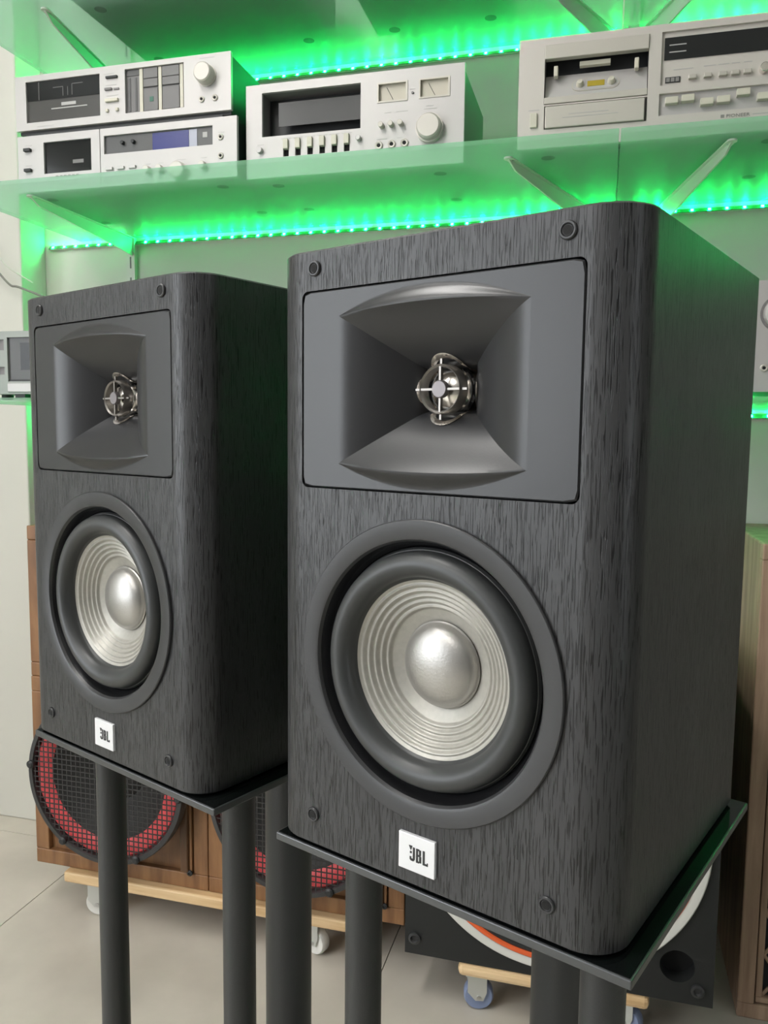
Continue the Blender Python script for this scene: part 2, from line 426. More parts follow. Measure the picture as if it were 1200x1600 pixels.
def cabinet_mb():
    mb = MB()
    flat = W2-CR
    # sides, back, rounded vertical front corners: outline in plan, counter-clockwise from the front left
    pl = []
    for k in range(13):
        a = PI + PI/2 - PI/2*k/12
        pl.append((-flat + CR*math.cos(a), CR + CR*math.sin(a)))      # front-left quarter, front to side
    pl = pl + [(-W2, DP-.002), (-W2+.002, DP), (W2-.002, DP), (W2, DP-.002)]
    for k in range(13):
        a = -PI/2*k/12
        pl.append((flat + CR*math.cos(a), CR + CR*math.sin(a)))
    e = .0012
    cx, cy = 0, DP/2
    def ring(z, ins):
        out = []
        for x, y in pl:
            nx = x - ins*(1 if x > 0 else -1); ny = y + (ins if y < cy else -ins)
            out.append((nx, ny, z))
        return out
    rings = [ring(0, e), ring(e, 0), ring(HT-e, 0), ring(HT, e)]
    n = len(pl)
    for a, b in zip(rings, rings[1:]):
        vs = a+b
        mb.add(vs, [(i, i+1, n+i+1, n+i) for i in range(n-1)], True)
    mb.add(rings[-1], [tuple(range(n))]); mb.add(rings[0], [tuple(reversed(range(n)))])
    # front face with openings, in two fields: the horn above, the woofer below
    zc = .216
    def field(x0, x1, z0, z1, hole, cx, cz, back):
        angs = sorted({math.atan2(p[1]-cz, p[0]-cx) for p in hole} )
        hp = sorted(hole, key=lambda p: math.atan2(p[1]-cz, p[0]-cx))
        outer = [rect_at(math.atan2(p[1]-cz, p[0]-cx), x0, x1, z0, z1, cx, cz) for p in hp]
        # pull the nearest sample to each true corner
        for c in ((x0, z0), (x1, z0), (x1, z1), (x0, z1)):
            i = min(range(len(outer)), key=lambda k: (outer[k][0]-c[0])**2+(outer[k][1]-c[1])**2); outer[i] = c
        A = [(x, 0, z) for x, z in outer]; B = [(x, 0, z) for x, z in hp]; C = [(x, back, z) for x, z in hp]
        bridge(mb, A, B); bridge(mb, B, C)
    g = .0006
    hole = rrect(-PA-g, PA+g, PZ0-g, PZ1+g, .0045)
    # more samples along the straight sides
    dense = []
    for i, p in enumerate(hole):
        q = hole[(i+1) % len(hole)]; L = math.hypot(q[0]-p[0], q[1]-p[1]); m = max(1, int(L/.008))
        for k in range(m): dense.append((p[0]+(q[0]-p[0])*k/m, p[1]+(q[1]-p[1])*k/m))
    field(-flat, flat, zc, HT-e, dense, 0, (PZ0+PZ1)/2, .006)
    circ = [(.0845*math.cos(2*PI*k/96), WZ+.0845*math.sin(2*PI*k/96)) for k in range(96)]
    field(-flat, flat, e, zc, circ, 0, WZ, .02)
    mb.add([(-flat, 0, HT-e), (flat, 0, HT-e), (flat, e, HT), (-flat, e, HT)], [(0, 1, 2, 3)])
    return mb
HA, HB, HCZ = .0612, .0425, .2838
HD, S0, HP = .0245, .16, 1.45
def ha(z): return HA + .0*z
def hb(u): return HB + .0030*(1-min(1, (u/HA)**2))
def hg(s, p=HP):
    if s >= 1: return 0.0
    return HD*((1-s)/.73)**p + max(0, .3-s)*.09
PT_, PS_ = 1.55, 1.6              # top and bottom walls turn sharply at the mouth, the side walls softly
def hinv(d, p):
    lo, hi = 0.0, 1.0
    for _ in range(50):
        m = (lo+hi)/2
        if hg(m, p) > d: lo = m
        else: hi = m
    return hi
def horn_depth(u, z):
    return min(hg(min(1, abs(u)/ha(z)), PS_), hg(min(1, abs(z)/hb(u)), PT_))
def horn_mb():
    mb = MB()
    N, K = 24, 26
    levels = [S0 + (1-S0)*i/K for i in range(K+1)]
    deps = [hg(l, PT_) for l in levels]
    sid = [hinv(d, PS_) if d > 0 else 1.0 for d in deps]
    def corner(st, ss):
        u, z = ss*HA, st*HB
        for _ in range(60): u, z = ss*ha(z), st*hb(u)
        return u, z
    cs = [corner(a, b) for a, b in zip(levels, sid)]
    KO = 12
    def lip(sec, t): return (1-t*t)*(.0048 if sec % 2 == 0 else .0)       # the mouth's swollen lip
    def wid(sec, t): return (1-t*t)*(.0100 if sec % 2 == 0 else .0010)
    for sec in range(4):
        vs = []; fs = []
        for s, ss, d0, (uc, zc) in zip(levels, sid, deps, cs):
            for k in range(N+1):
                t = -1+2*k/N
                d = d0 - lip(sec, t)*s**9
                if sec % 2 == 0:
                    u = t*uc; z = s*hb(u)*(1 if sec == 0 else -1)
                else:
                    z = t*zc; u = ss*ha(z)*(1 if sec == 1 else -1)
                vs.append((u, d, HCZ+z))
        uc, zc = cs[-1]
        for j in range(1, KO+1):
            q = j/KO
            for k in range(N+1):
                t = -1+2*k/N; d = -lip(sec, t)*(.5+.5*math.cos(PI*q))
                if sec % 2 == 0:
                    u = t*uc; z = (hb(u)+wid(sec, t)*q)*(1 if sec == 0 else -1)
                else:
                    z = t*zc; u = (ha(z)+wid(sec, t)*q)*(1 if sec == 1 else -1)
                vs.append((u, d, HCZ+z))
        for i in range(K+KO):
            for k in range(N):
                a = i*(N+1)+k; fs.append((a, a+1, a+N+2, a+N+1))
        mb.add(vs, fs, True)
    # flat margin out to the panel's rounded edge
    uc, zc = cs[-1]; loop = []
    M_ = 24
    for k in range(M_): u = -uc+2*uc*k/M_; loop.append((u, -hb(u)-wid(0, u/uc)))
    for k in range(M_): z = -zc+2*zc*k/M_; loop.append((ha(z)+wid(1, z/zc), z))
    for k in range(M_): u = uc-2*uc*k/M_; loop.append((u, hb(u)+wid(0, u/uc)))
    for k in range(M_): z = zc-2*zc*k/M_; loop.append((-ha(z)-wid(1, z/zc), z))
    pz = HCZ
    A = [(u, 0, pz+z) for u, z in loop]
    def out(u, z, ins):
        a = math.atan2(z, u); x0, x1, z0, z1 = -PA+ins, PA-ins, PZ0-pz+ins, PZ1-pz-ins
        x, y = rect_at(a, x0, x1, z0, z1, 0, 0)
        r = .004                                   # round the corner
        cx, cy = x1-r, (z1-r if y > 0 else z0+r)
        if abs(x) > cx and ((y > 0 and y > z1-r) or (y < 0 and y < z0+r)):
            sx = 1 if x > 0 else -1; v = Vector((abs(x)-cx, y-cy)); v = v.normalized()*r
            x, y = sx*(cx+v.x), cy+v.y
        return x, y
    # resample so that the four corners are reached
    O = [out(u, z, 0) for u, z in loop]; Oi = [out(u, z, .0008) for u, z in loop]
    for cxs in (-1, 1):
        for czs in (-1, 1):
            for lst, ins in ((O, 0), (Oi, .0008)):
                c = (cxs*(PA-ins-.0012), (PZ1-pz-ins-.0012) if czs > 0 else (PZ0-pz+ins+.0012))
                i = min(range(len(lst)), key=lambda k: (lst[k][0]-c[0])**2+(lst[k][1]-c[1])**2); lst[i] = c
    B = [(x, 0, pz+z) for x, z in Oi]; C = [(x, .0008, pz+z) for x, z in O]; E_ = [(x, .005, pz+z) for x, z in O]
    bridge(mb, A, B, True); bridge(mb, B, C); bridge(mb, C, E_)
    return mb
def throat_mb():
    mb = MB(); n = 96; rows = []
    def R(a): return .0152 + .0042*abs(math.cos(2*a))**.55
    lay = ((1.03, .0012, 0), (1.02, -.0012, 0), (.93, -.0016, 0), (.88, .0004, .05), (.82, .0020, .30), (.76, .0, .85), (.72, .0, 1.0))
    for f, off, mix in lay:
        row = []
        for k in range(n):
            a = 2*PI*k/n; r = R(a)*f
            r = r*(1-mix) + .0142*mix
            u, z = r*math.cos(a), r*math.sin(a)
            d = horn_depth(u, z)*(1-mix) + .0285*mix + off
            row.append((u, d, HCZ+z))
        rows.append(row)
    vs = [p for r in rows for p in r]; fs = []
    for i in range(len(rows)-1):
        for k in range(n): fs.append((i*n+k, i*n+(k+1) % n, (i+1)*n+(k+1) % n, (i+1)*n+k))
    return mb.add(vs, fs, True)
def letters_mb(s, y):
    """the three tall condensed letters with the exclamation mark at their upper left; s = plate half width"""
    mb = MB(); t = .0003
    def poly(pts): # convex outline in units, extruded
        n = len(pts); vs = [(x*s, y-t, z*s) for x, z in pts] + [(x*s, y, z*s) for x, z in pts]
        mb.add(vs, [tuple(range(n))] + [(i, (i+1) % n, n+(i+1) % n, n+i) for i in range(n)])
    b, h, k = -.40, .36, .115      # baseline, cap height, stroke
    def bar(x0, x1, z0, z1): poly([(x0, z0), (x1, z0), (x1, z1), (x0, z1)])
    # J
    bar(-.20, -.20+k, b+.10, h); poly([(-.40, b+.06), (-.32, b), (-.17, b), (-.20+k, b+.10), (-.20, b+.12), (-.34, b+.12)])
    bar(-.40, -.40+k*.8, b+.06, b+.22)
    # B
    bar(.0, k, b, h)
    bar(k, .20, h-.09, h); bar(k, .20, -.04, .05); bar(k, .20, b, b+.09)
    poly([(.20, h), (.20, h-.09), (.20, .05), (.20+.02, .05), (.31, .10), (.31, h-.08)]) if False else None
    bar(.19, .30, .05, h-.03); bar(.20, .32, b+.04, -.02); bar(.18, .27, -.03, .06)
    # L
    bar(.42, .42+k, b, h); bar(.42+k, .74, b, b+.10); bar(.68, .74, b+.10, b+.17)
    # exclamation mark
    poly([(-.46, h+.06), (-.35, h-.17), (-.32, h-.17), (-.24, h+.06)]); poly([(-.39, h-.36), (-.28, h-.36), (-.28, h-.25), (-.39, h-.25)])
    return mb
def make_speaker(label):
    t = thing('bookshelf_speaker', label, 'speaker', group='black bookshelf speakers')
    cab = cabinet_mb().obj('cabinet', 'black_ash', t)
    hp = horn_mb().obj('horn_panel', 'horn_plastic', t, recalc=False)
    # normals of the horn must face out (-y)
    bm = bmesh.new(); bm.from_mesh(hp.data)
    for f in bm.faces:
        f.normal_update()
        if f.normal.y > 1e-4: f.normal_flip()
    bm.to_mesh(hp.data); bm.free()
    throat_mb().obj('throat_insert', 'chrome', hp)
    c = Matrix.Translation((0, 0, HCZ))
    MB().lathe([(.0148, .0285), (.0140, .0272), (.0132, .0282)], 48, c).obj('dome_gasket', 'gasket', hp)
    MB().lathe([(.0132*math.sin(a), .0285-.0085*(math.cos(a)-math.cos(PI/2))) for a in [PI/2*(1-i/10) for i in range(11)]], 48, c).obj('tweeter_dome', 'dome_metal', hp)
    q = MB()
    q.lathe([(.0124, .0215), (.0121, .0145), (.0131, .0135), (.0139, .0150), (.0139, .0215), (.0124, .0215)], 48, c)
    for k in range(4):
        M = c @ Matrix.Rotation(k*PI/2, 4, 'Y')
        q.box(.003, .0128, .0140, .0165, -.0006, .0006, M=M)
        q.box(.0134, .0168, .0150, .0168, -.0006, .0006, M=M)
    q.obj('phase_plug', 'plug_satin', hp)
    MB().lathe([(.0049, .0165), (.0049, .0138), (.0044, .0130)], 32, c, False, True).obj('centre_disc', 'disc_satin', hp)
    # woofer
    cw = Matrix.Translation((0, 0, WZ))
    rg = MB().lathe([(WR-.002, .001), (WR, -.0002), (WR, -.0018), (WR-.0006, -.0024), (.0768, -.0024), (.0752, -.0018), (.0740, .0002)], 128, cw).obj('woofer_ring', 'ring_plastic', t)
    MB().lathe([(.0740, .0002), (.0728, .0028), (.0712, .0065), (.0700, .0085), (.0672, .0090)], 128, cw).obj('inner_bezel', 'gasket', rg)
    pr = [(.0698, .0078), (.0688, .0060)]
    for i in range(15):
        a = PI*i/14; pr.append((.0608+.0075*math.cos(a), .0058-.0085*math.sin(a)))
    pr += [(.0528, .0068), (.0505, .0084), (.0490, .0105)]
    MB().lathe(pr, 128, cw).obj('surround', 'rubber', rg)
    pr = []
    for i in range(81):
        s = i/80; r = .0515-.0265*s; y = .0076+.0150*s**.92
        if .06 < s < .70: y += .00075*math.cos((s-.06)/.64*5*2*PI) - .00075
        pr.append((r, y))
    MB().lathe(pr, 128, cw).obj('cone', 'cone_paper', rg)
    MB().lathe([(.0250, .0225), (.0256, .0212), (.0247, .0205)] + [(.0247*math.sin(a), .0205-.0098*(math.cos(a))) for a in [PI/2*(1-i/16) for i in range(17)]], 96, cw).obj('dust_cap', 'dust_cap', rg)
    so = None
    for x in (-.0796, .0796):
        for z in (.0202, .3552):
            if so is None:
                so = MB().lathe([(.0046, .0004), (.0046, -.0010), (.0041, -.0016), (.0033, -.0016), (.0029, -.0008), (.0026, -.0012), (.0019, -.0010), (.0018, .003)], 28).obj('grille_socket', 'ring_plastic', t)
                h = MB().lathe([(.0023, -.0013), (.0001, -.0013)], 20).obj('hole', 'hole_black', so)
                o = so
            else: o = dup(so, t)
            o.location = (x, 0, z)
    lp = BOX(-.0124, .0124, -.0021, .0006, -.0108, .0108, .0004).obj('logo_plate', 'logo_silver', t, (0, 0, .0208))
    letters_mb(.0108, -.0021).obj('logo_lettering', 'logo_ink', lp)
    for x in (-.085, .085):
        for y in (.03, .2):
            MB().lathe([(.006, 0), (.006, .0016)], 16, Matrix.Translation((x, y, 0)) @ Matrix.Rotation(-PI/2, 4, 'X'), True, True).obj('foot', 'rubber', t)
    return t
SPZ = H0-.239-.0202
sp = make_speaker('large black bookshelf speaker in front on the right')
sp.location = (-.0934, .4263, SPZ); sp.rotation_euler = (0, 0, math.radians(-21.5))
sp2 = dup(sp); sp2['label'] = 'black bookshelf speaker farther back on the left'
sp2.location = (-.3702, .5334, SPZ); sp2.rotation_euler = (0, 0, math.radians(-22.68))

# ------------------------------------------------------------------ speaker stands
def make_stand(label):
    t = thing('speaker_stand', label, 'speaker stand', group='black speaker stands')
    PT = SPZ-.0016
    pl = BOX(-.1185, .1185, 0, .237, PT-.0056, PT-.0004, .0007).obj('top_plate', 'plate_edge', t)
    BOX(-.1172, .1172, .0012, .2358, PT-.0008, PT).obj('gloss_surface', 'plate_gloss', pl)
    for x in (-.0855, .0855):
        MB().lathe([(.0128, 0), (.0128, PT-.0056-.012)], 40, Matrix.Translation((x, .052, .012)) @ Matrix.Rotation(PI/2, 4, 'X'), True, True).obj('thin_post', 'stand_paint', t)
    MB().lathe([(.0228, 0), (.0228, PT-.0056-.012)], 48, Matrix.Translation((0, .193, .012)) @ Matrix.Rotation(PI/2, 4, 'X'), True, True).obj('thick_post', 'stand_paint', t)
    BOX(-.14, .14, -.02, .27, 0, .012, .002).obj('base_plate', 'stand_paint', t)
    return t
st = make_stand('black three-post stand carrying the front right speaker')
def put_stand(o, s, du):
    a = s.rotation_euler[2]
    o.location = (s.location.x+du*math.cos(a), s.location.y+du*math.sin(a), 0); o.rotation_euler = (0, 0, a)
put_stand(st, sp, .006)
st2 = dup(st); st2['label'] = 'black three-post stand carrying the rear left speaker'; put_stand(st2, sp2, .010)

# ------------------------------------------------------------------ hi-fi on the shelves
def deck_root(label, cat, x, y, z, name='cassette_deck', rz=0.0):
    return thing(name, label, cat, (x, y, z), rz)
def feet(t, w, d, h):
    for x in (.05, w-.05):
        for y in (.04, d-.04):
            MB().cyl((x, y, -h), (x, y, 0), .012, 20).obj('foot', 'case_black', t)
def bars(t, items, mat='print_grey', name='printed_caption'):
    """small illegible captions: thin flat strips"""
    for x0, x1, z in items:
        BOX(x0/1000, x1/1000, -.0003, .0004, z/1000-.0006, z/1000+.0006).obj(name, mat, t)
def jack(t, x, z, r=.006):
    o = MB().lathe([(r, .001), (r, -.0018), (r*.8, -.0026), (r*.5, -.0022), (r*.42, .001)], 20).obj('headphone_jack', 'beige_metal', t, (x/1000, 0, z/1000))
    MB().lathe([(r*.45, -.0012), (.0001, -.0012)], 16).obj('hole', 'hole_black', o)
def btn(t, x0, x1, z0, z1, dep, mat, name='button', y=0.0):
    return BOX(x0/1000, x1/1000, y-dep/1000, y+.001, z0/1000, z1/1000, min(.0008, abs(x1-x0)/5000)).obj(name, mat, t)
def knob(t, x, z, r, h, mat='silver_face', name='knob'):
    o = MB().disc_knob(0, 0, 0, r/1000, h/1000, 40).obj(name, mat, t, (x/1000, 0, z/1000))
    return o
GZ = ZM+GT
# --- upper of the two stacked decks at the left
def deck_top_left():
    w, h, d = .484, .1065, .27
    zb = H0+.6099+.001
    t = deck_root('silver cassette deck on top of the stack at the left', 'cassette deck', -1.191, 1.46, zb)
    win = (.0255, .1985, .0145, .0945); pan = (.2555, .3845, .0135, .0965)
    MB().plate(w, h, .008, [win, pan]).obj('faceplate', 'silver_face', t)
    BOX(.004, w-.004, .008, d, -.006, h-.003).obj('case', 'case_black', t)
    BOX(.02, w-.02, -.0005+.004, d-.02, -.0105, -.006).obj('base_tray', 'case_black', t)
    cw = BOX(win[0], win[1], .0045, .0075, win[2], win[3]).obj('cassette_window', 'window_grey', t)
    BOX(.0265, .1975, .0030, .0045, .058, .0935).obj('dark_pane', 'window_dark', cw)
    BOX(.054, .0555, .0022, .0030, .058, .0935).obj('pane_edge', 'panel_grey', cw)
    for a in ((.088, .112, .0790, .0802), (.1108, .1122, .062, .080), (.122, .1232, .062, .079), (.132, .1334, .062, .083), (.133, .158, .0826, .0838)):
        BOX(a[0], a[1], .0024, .0030, a[2], a[3]).obj('spindle_line', 'panel_grey', cw)
    BOX(.106, .140, .0040, .0046, .044, .050).obj('badge', 'print_light', cw); BOX(.082, .166, .0041, .0046, .0385, .0405).obj('badge_line', 'print_light', cw)
    btn(t, 214, 240, 82, 86.5, 4, 'case_black', 'slide_switch'); btn(t, 211, 227, 60, 64.5, 4, 'case_grey', 'slide_switch'); btn(t, 231, 243, 59.5, 63.5, 2, 'case_grey', 'slide_switch')
    btn(t, 212, 241, 37.5, 43.5, 5, 'beige_key'); btn(t, 212.5, 218.5, 18.5, 24.5, 4, 'beige_key'); btn(t, 235, 241, 19, 25, 4, 'beige_key')
    p = BOX(pan[0], pan[1], .0062, .0078, pan[2], pan[3]).obj('control_panel', 'panel_grey', t)
    BOX(.256, .284, .0050, .0062, .085, .0955).obj('meter_head', 'panel_dark', p)
    for x in (.2605, .2745): BOX(x, x+.0042, .0052, .0062, .018, .081).obj('level_bar', 'panel_dark', p)
    for x0, x1 in ((.2855, .2930), (.3275, .3345), (.3740, .3810)): BOX(x0, x1, .0035, .0062, .0150, .0960, .0005).obj('light_column', 'beige_key', p)
    for x0, x1 in ((.2945, .3262), (.3358, .3728)):
        for z0, z1, in ((.0155, .0575), (.0605, .0755), (.0765, .0955)):
            BOX(x0, x1, .0030, .0062, z0, z1, .0006).obj('touch_key', 'panel_grey', p)
    BOX(.3085, .3165, .0022, .0030, .032, .0410).obj('green_key', 'tape_green', p)
    k = knob(t, 433, 67, 19, 21, 'warm_silver', 'volume_knob'); MB().lathe([(.0205, 0), (.0205, -.002)], 40, None, False, True).obj('knob_base', 'warm_silver', k)
    jack(t, 422.5, 24.3); jack(t, 450.5, 24.6)
    bars(t, [(418, 450, 99.5), (208, 232, 92), (212, 236, 70), (214, 240, 50), (50, 90, 6)], 'print_light')
def deck_low_left():
    zb = GZ+.005; top = H0+.5091+.0905; h = top-zb; w, d = .494, .27; o = (H0+.5091-zb)*1000
    t = deck_root('silver cassette deck with blue display at the bottom of the left stack', 'cassette deck', -1.1896, 1.46, zb)
    win = (.0625, .1740, (13.2+o)/1000, (75.3+o)/1000); dsp = (.2040, .4430, (41+o)/1000, (76.5+o)/1000)
    MB().plate(.1940, h, .008, [win]).obj('left_faceplate', 'silver_face', t)
    mb = MB().plate(w-.1955, h, .008, [(dsp[0]-.1955, dsp[1]-.1955, dsp[2], dsp[3])]); mb.v = [(x+.1955, y, z) for x, y, z in mb.v]
    mb.obj('right_faceplate', 'silver_face', t)
    BOX(.004, w-.004, .008, d, .002, h-.003).obj('case', 'case_black', t)
    feet(t, w, d, .005)
    c = BOX(win[0], win[1], .0045, .0075, win[2], win[3]).obj('cassette_window', 'window_dark', t)
    BOX(.128, .153, .0040, .0046, (31+o)/1000, (38+o)/1000).obj('cassette_label', 'case_grey', c)
    for z in (22, 62): btn(t, 18, 34, z+o-3, z+o+3, 7, 'case_black', 'lever_switch')
    p = BOX(dsp[0], dsp[1], .0045, .0075, dsp[2], dsp[3]).obj('display_panel', 'panel_dark', t)
    BOX(.311, .390, .0036, .0045, (42.5+o)/1000, (74+o)/1000).obj('blue_display', 'display_blue', p)
    BOX(.391, .408, .0036, .0045, (42.5+o)/1000, (74+o)/1000).obj('lit_field', 'display_white', p)
    BOX(.420, .430, .0038, .0045, (57+o)/1000, (67+o)/1000).obj('emblem', 'print_light', p)
    for x in (.245, .269): MB().disc_knob(x, .0045, (61+o)/1000, .004, .007, 16).obj('small_knob', 'case_black', p)
    jack(t, 460.3, 53.2+o, .0058); jack(t, 460.1, 18.7+o, .0058)
    for x in (303, 331, 424): knob(t, x, 3+o, 7, 12, 'warm_silver')
    knob(t, 372, -4+o, 17, 16, 'warm_silver', 'level_knob')
    for x in (216, 242, 268): btn(t, x-8, x+8, o+9, o+15, 4, 'silver_face')
    for i in range(6): BOX((90+i*9.6)/1000, (96+i*9.6)/1000, -.0003, .0004, (4+o)/1000, (8+o)/1000).obj('badge_mark', 'print_grey', t)
    bars(t, [(18, 34, 72+o), (18, 34, 32+o), (298, 308, 15+o), (326, 336, 15+o), (365, 385, 18+o), (418, 430, 18+o), (455, 468, 62+o)], 'print_light')
def deck_middle():
    zb = GZ+.004; o = (H0+.5193-zb)*1000; h = (139.5+o)/1000; w, d = .424, .25
    t = deck_root('silver cassette deck with black well, two meters and big round knob', 'cassette deck', -.6853, 1.48, zb)
    win = (.0330, .2300, (43+o)/1000, (123.5+o)/1000); m1 = (.2620, .3195, (84+o)/1000, (119+o)/1000); m2 = (.3405, .3975, (84.5+o)/1000, (119+o)/1000)
    slots = [((x-5.6)/1000, (x+5.6)/1000, (4+o)/1000, (33+o)/1000) for x in (82, 106.3, 130.8, 155, 179.3, 203.4)]
    MB().plate(w, h, .007, [win, m1, m2] + slots).obj('faceplate', 'silver_face', t)
    BOX(.004, w-.004, .045, d, .002, h-.003).obj('case', 'case_grey', t)
    MB().plate(w-.008, h-.006, .038, [(win[0]-.004, win[1]-.004, win[2]-.003, win[3]-.003)]).obj('case_front', 'case_grey', t, (.004, .007, .003))
    feet(t, w, d, .004)
    c = BOX(win[0], win[1], .040, .0448, win[2], win[3]).obj('cassette_well', 'case_black', t)
    BOX(.060, .2295, .0175, .0185, (66+o)/1000, (110+o)/1000).obj('lid_glass', 'lid_smoke', c)
    for i, (a, b, z0, z1) in enumerate(slots):
        BOX(a, b, .0055, .0068, z0, z1).obj('key_slot', 'hole_black', t)
        btn(t, a*1000+.6, b*1000-.6, z0*1000+13, z1*1000+2, 9, 'beige_key', 'piano_key', .004)
    for m in (m1, m2):
        q = BOX(m[0], m[1], .0050, .0068, m[2], m[3]).obj('level_meter', 'meter_paper', t)
        fr = MB(); e = .0026
        fr.box(m[0], m[1], -.0012, .004, m[2], m[2]+e); fr.box(m[0], m[1], -.0012, .004, m[3]-e, m[3]); fr.box(m[0], m[0]+e, -.0012, .004, m[2]+e, m[3]-e); fr.box(m[1]-e*1.4, m[1], -.0012, .004, m[2]+e, m[3]-e)
        fr.obj('meter_frame', 'beige_metal', q)
        xm = (m[0]+m[1])/2; MB().cyl((xm, .0046, m[2]+.006), (xm-.012, .0046, m[3]-.007), .0005, 6).obj('meter_needle', 'case_black', q)
    MB().disc_knob(.3286, 0, (96.2+o)/1000, .0024, .002, 16).obj('indicator_lamp', 'case_grey', t)
    for x, z in ((271.3, 42.8), (289.8, 43.4), (307.8, 43.6)): knob(t, x, z+o, 5, 12, 'beige_metal', 'toggle_knob')
    for x, z in ((266, 9), (290.4, 9.5), (314.6, 9.8)): jack(t, x, z+o, .0075)
    k = knob(t, 362, 31+o, 23.5, 20, 'warm_silver', 'input_knob'); MB().lathe([(.0255, 0), (.0255, -.008)], 48, None, False, True).obj('outer_ring', 'warm_silver', k)
    knob(t, 29.1, 18.2+o, 6, 8, 'silver_face', 'power_button'); knob(t, 227.3, 24.5+o, 5, 9, 'silver_face', 'eject_button')
    bars(t, [(23, 37, 29+o), (72, 92, 37+o), (96, 116, 37+o), (121, 141, 37+o), (145, 165, 37+o), (169, 189, 37+o), (193, 214, 37+o), (276, 288, 66+o), (298, 320, 66+o), (262, 282, 20+o), (300, 310, 20+o), (350, 374, 66+o), (354, 368, 71+o), (323, 333, 103+o)], 'print_light')
def deck_right():
    zb = GZ+.004; o = (H0+.5086-zb)*1000; h = (156.5+o)/1000; w, d = .455, .27
    t = deck_root('large warm silver cassette deck with open well and row of beige keys', 'cassette deck', -.1612, 1.44, zb)
    well = (.0430, .2105, (48+o)/1000, (144+o)/1000); low = (.0440, .2105, (8+o)/1000, (46+o)/1000); dsp = (.2300, .4480, (61+o)/1000, (144.5+o)/1000)
    strip = (.2290, .4480, (14+o)/1000, (48.5+o)/1000)
    MB().plate(w, h, .008, [well, low, dsp, strip]).obj('faceplate', 'warm_silver', t)
    mb = MB().plate(w-.008, h-.006, .03, [(well[0]-.004, well[1]-.004, well[2]-.003, well[3]-.003)])
    mb.obj('case_front', 'case_grey', t, (.004, .008, .003))
    BOX(.004, w-.004, .038, d, .002, h-.003).obj('case', 'case_grey', t)
    feet(t, w, d, .004)
    c = BOX(well[0], well[1], .034, .0378, well[2], well[3]).obj('cassette_well', 'case_black', t)
    BOX(.0435, .2100, -.003, .010, (121+o)/1000, (143.5+o)/1000, .001).obj('well_lid', 'beige_metal', c)
    M = Matrix.Translation((0, .006, (60+o)/1000)) @ Matrix.Rotation(math.radians(-22), 4, 'X')
    f = MB().box(.0440, .2095, 0, .003, 0, .046, M=M).obj('well_plate', 'silver_face', c)
    BOX(.0435, .2100, -.001, .010, (49+o)/1000, (60+o)/1000, .001).obj('well_sill', 'beige_metal', c)
    # capsule-shaped surround of the two spindles
    def cap(mb, hw, r, y0, y1):
        pts = [(hw+r*math.cos(a), r*math.sin(a)) for a in [-PI/2+PI*i/12 for i in range(13)]] + [(-hw+r*math.cos(a), r*math.sin(a)) for a in [PI/2+PI*i/12 for i in range(13)]]
        n = len(pts); mb.add([M @ Vector((.127+x, y0, .022+z)) for x, z in pts] + [M @ Vector((.127+x, y1, .022+z)) for x, z in pts], [tuple(range(n))] + [(i, (i+1) % n, n+(i+1) % n, n+i) for i in range(n)])
    mb = MB(); cap(mb, .0265, .0125, -.0010, .001); mb.obj('spindle_surround', 'beige_metal', c)
    mb = MB(); cap(mb, .0265, .0108, -.0014, .001); mb.obj('spindle_plate', 'silver_face', c)
    MB().box(.1135, .1415, -.0020, 0, .0165, .0275, M=M).obj('tape_marking', 'tape_yellow', c)
    for x in (.1015, .1525): MB().lathe([(.0065, 0), (.0062, -.004), (.004, -.008)], 20, M @ Matrix.Translation((x, -.001, .022)), False, True).obj('spindle', 'beige_key', c)
    for x in (.0615, .1920): BOX(x-.0035, x+.0035, .004, .018, (95+o)/1000, (112+o)/1000, .0015).obj('tape_hook', 'beige_key', c)
    BOX(.100, .150, .010, .020, (110+o)/1000, (117+o)/1000).obj('head_block', 'beige_key', c)
    l = BOX(low[0]+.002, low[1]-.004, -.004, .0075, low[2]+.001, low[3]-.002, .0012).obj('lower_cover', 'beige_metal', t)
    p = BOX(dsp[0], dsp[1], .0045, .0075, dsp[2], dsp[3]).obj('display_panel', 'warm_silver', t)
    q = BOX(.2345, .4430, .0030, .0045, (101.5+o)/1000, (136+o)/1000).obj('meter_display', 'window_dark', p)
    for z in (124, 113): BOX(.242, .268, .0026, .0030, (z-.8+o)/1000, (z+.8+o)/1000).obj('scale_line', 'print_light', q)
    k = BOX(.2375, .2605, .0030, .0045, (65.8+o)/1000, (74.5+o)/1000).obj('tape_counter', 'case_black', p)
    for i in range(3): BOX(.2390+i*.0072, .2445+i*.0072, .0026, .0030, (67+o)/1000, (73.3+o)/1000).obj('counter_digit', 'print_grey', k)
    for x in (279, 302, 324.8, 343, 361.1): btn(t, x-6, x+6, 67.5+o, 74+o, 7, 'beige_metal', 'push_button', .0045)
    MB().disc_knob(.386, .0045, (72.5+o)/1000, .0075, .012, 24).obj('round_knob', 'chrome', p)
    MB().disc_knob(.422, .0045, (78+o)/1000, .013, .014, 24).obj('level_knob', 'warm_silver', p)
    s = BOX(strip[0], strip[1], .0055, .0075, strip[2], strip[3]).obj('key_strip', 'silver_face', t)
    for i, (x, z) in enumerate(((248.5, 36), (273.5, 37.5), (302.5, 29.5), (327.5, 30.5), (356.7, 39), (387, 30), (412, 30))):
        btn(t, x-9.8, x+9.8, z-5.5+o, z+4.8+o, 11, 'beige_key', 'transport_key', .0055)
    btn(t, 21, 32.5, 12+o, 35.5+o, 4, 'beige_key', 'power_switch')
    text_mb('PIONEER', .0072, .3325, -.0003, (2.2+o)/1000, .0003, 1.25).obj('maker_lettering', 'print_grey', t)
    BOX(.3245, .3300, -.0004, .0003, (2.2+o)/1000, (7.2+o)/1000).obj('maker_emblem', 'print_grey', t)
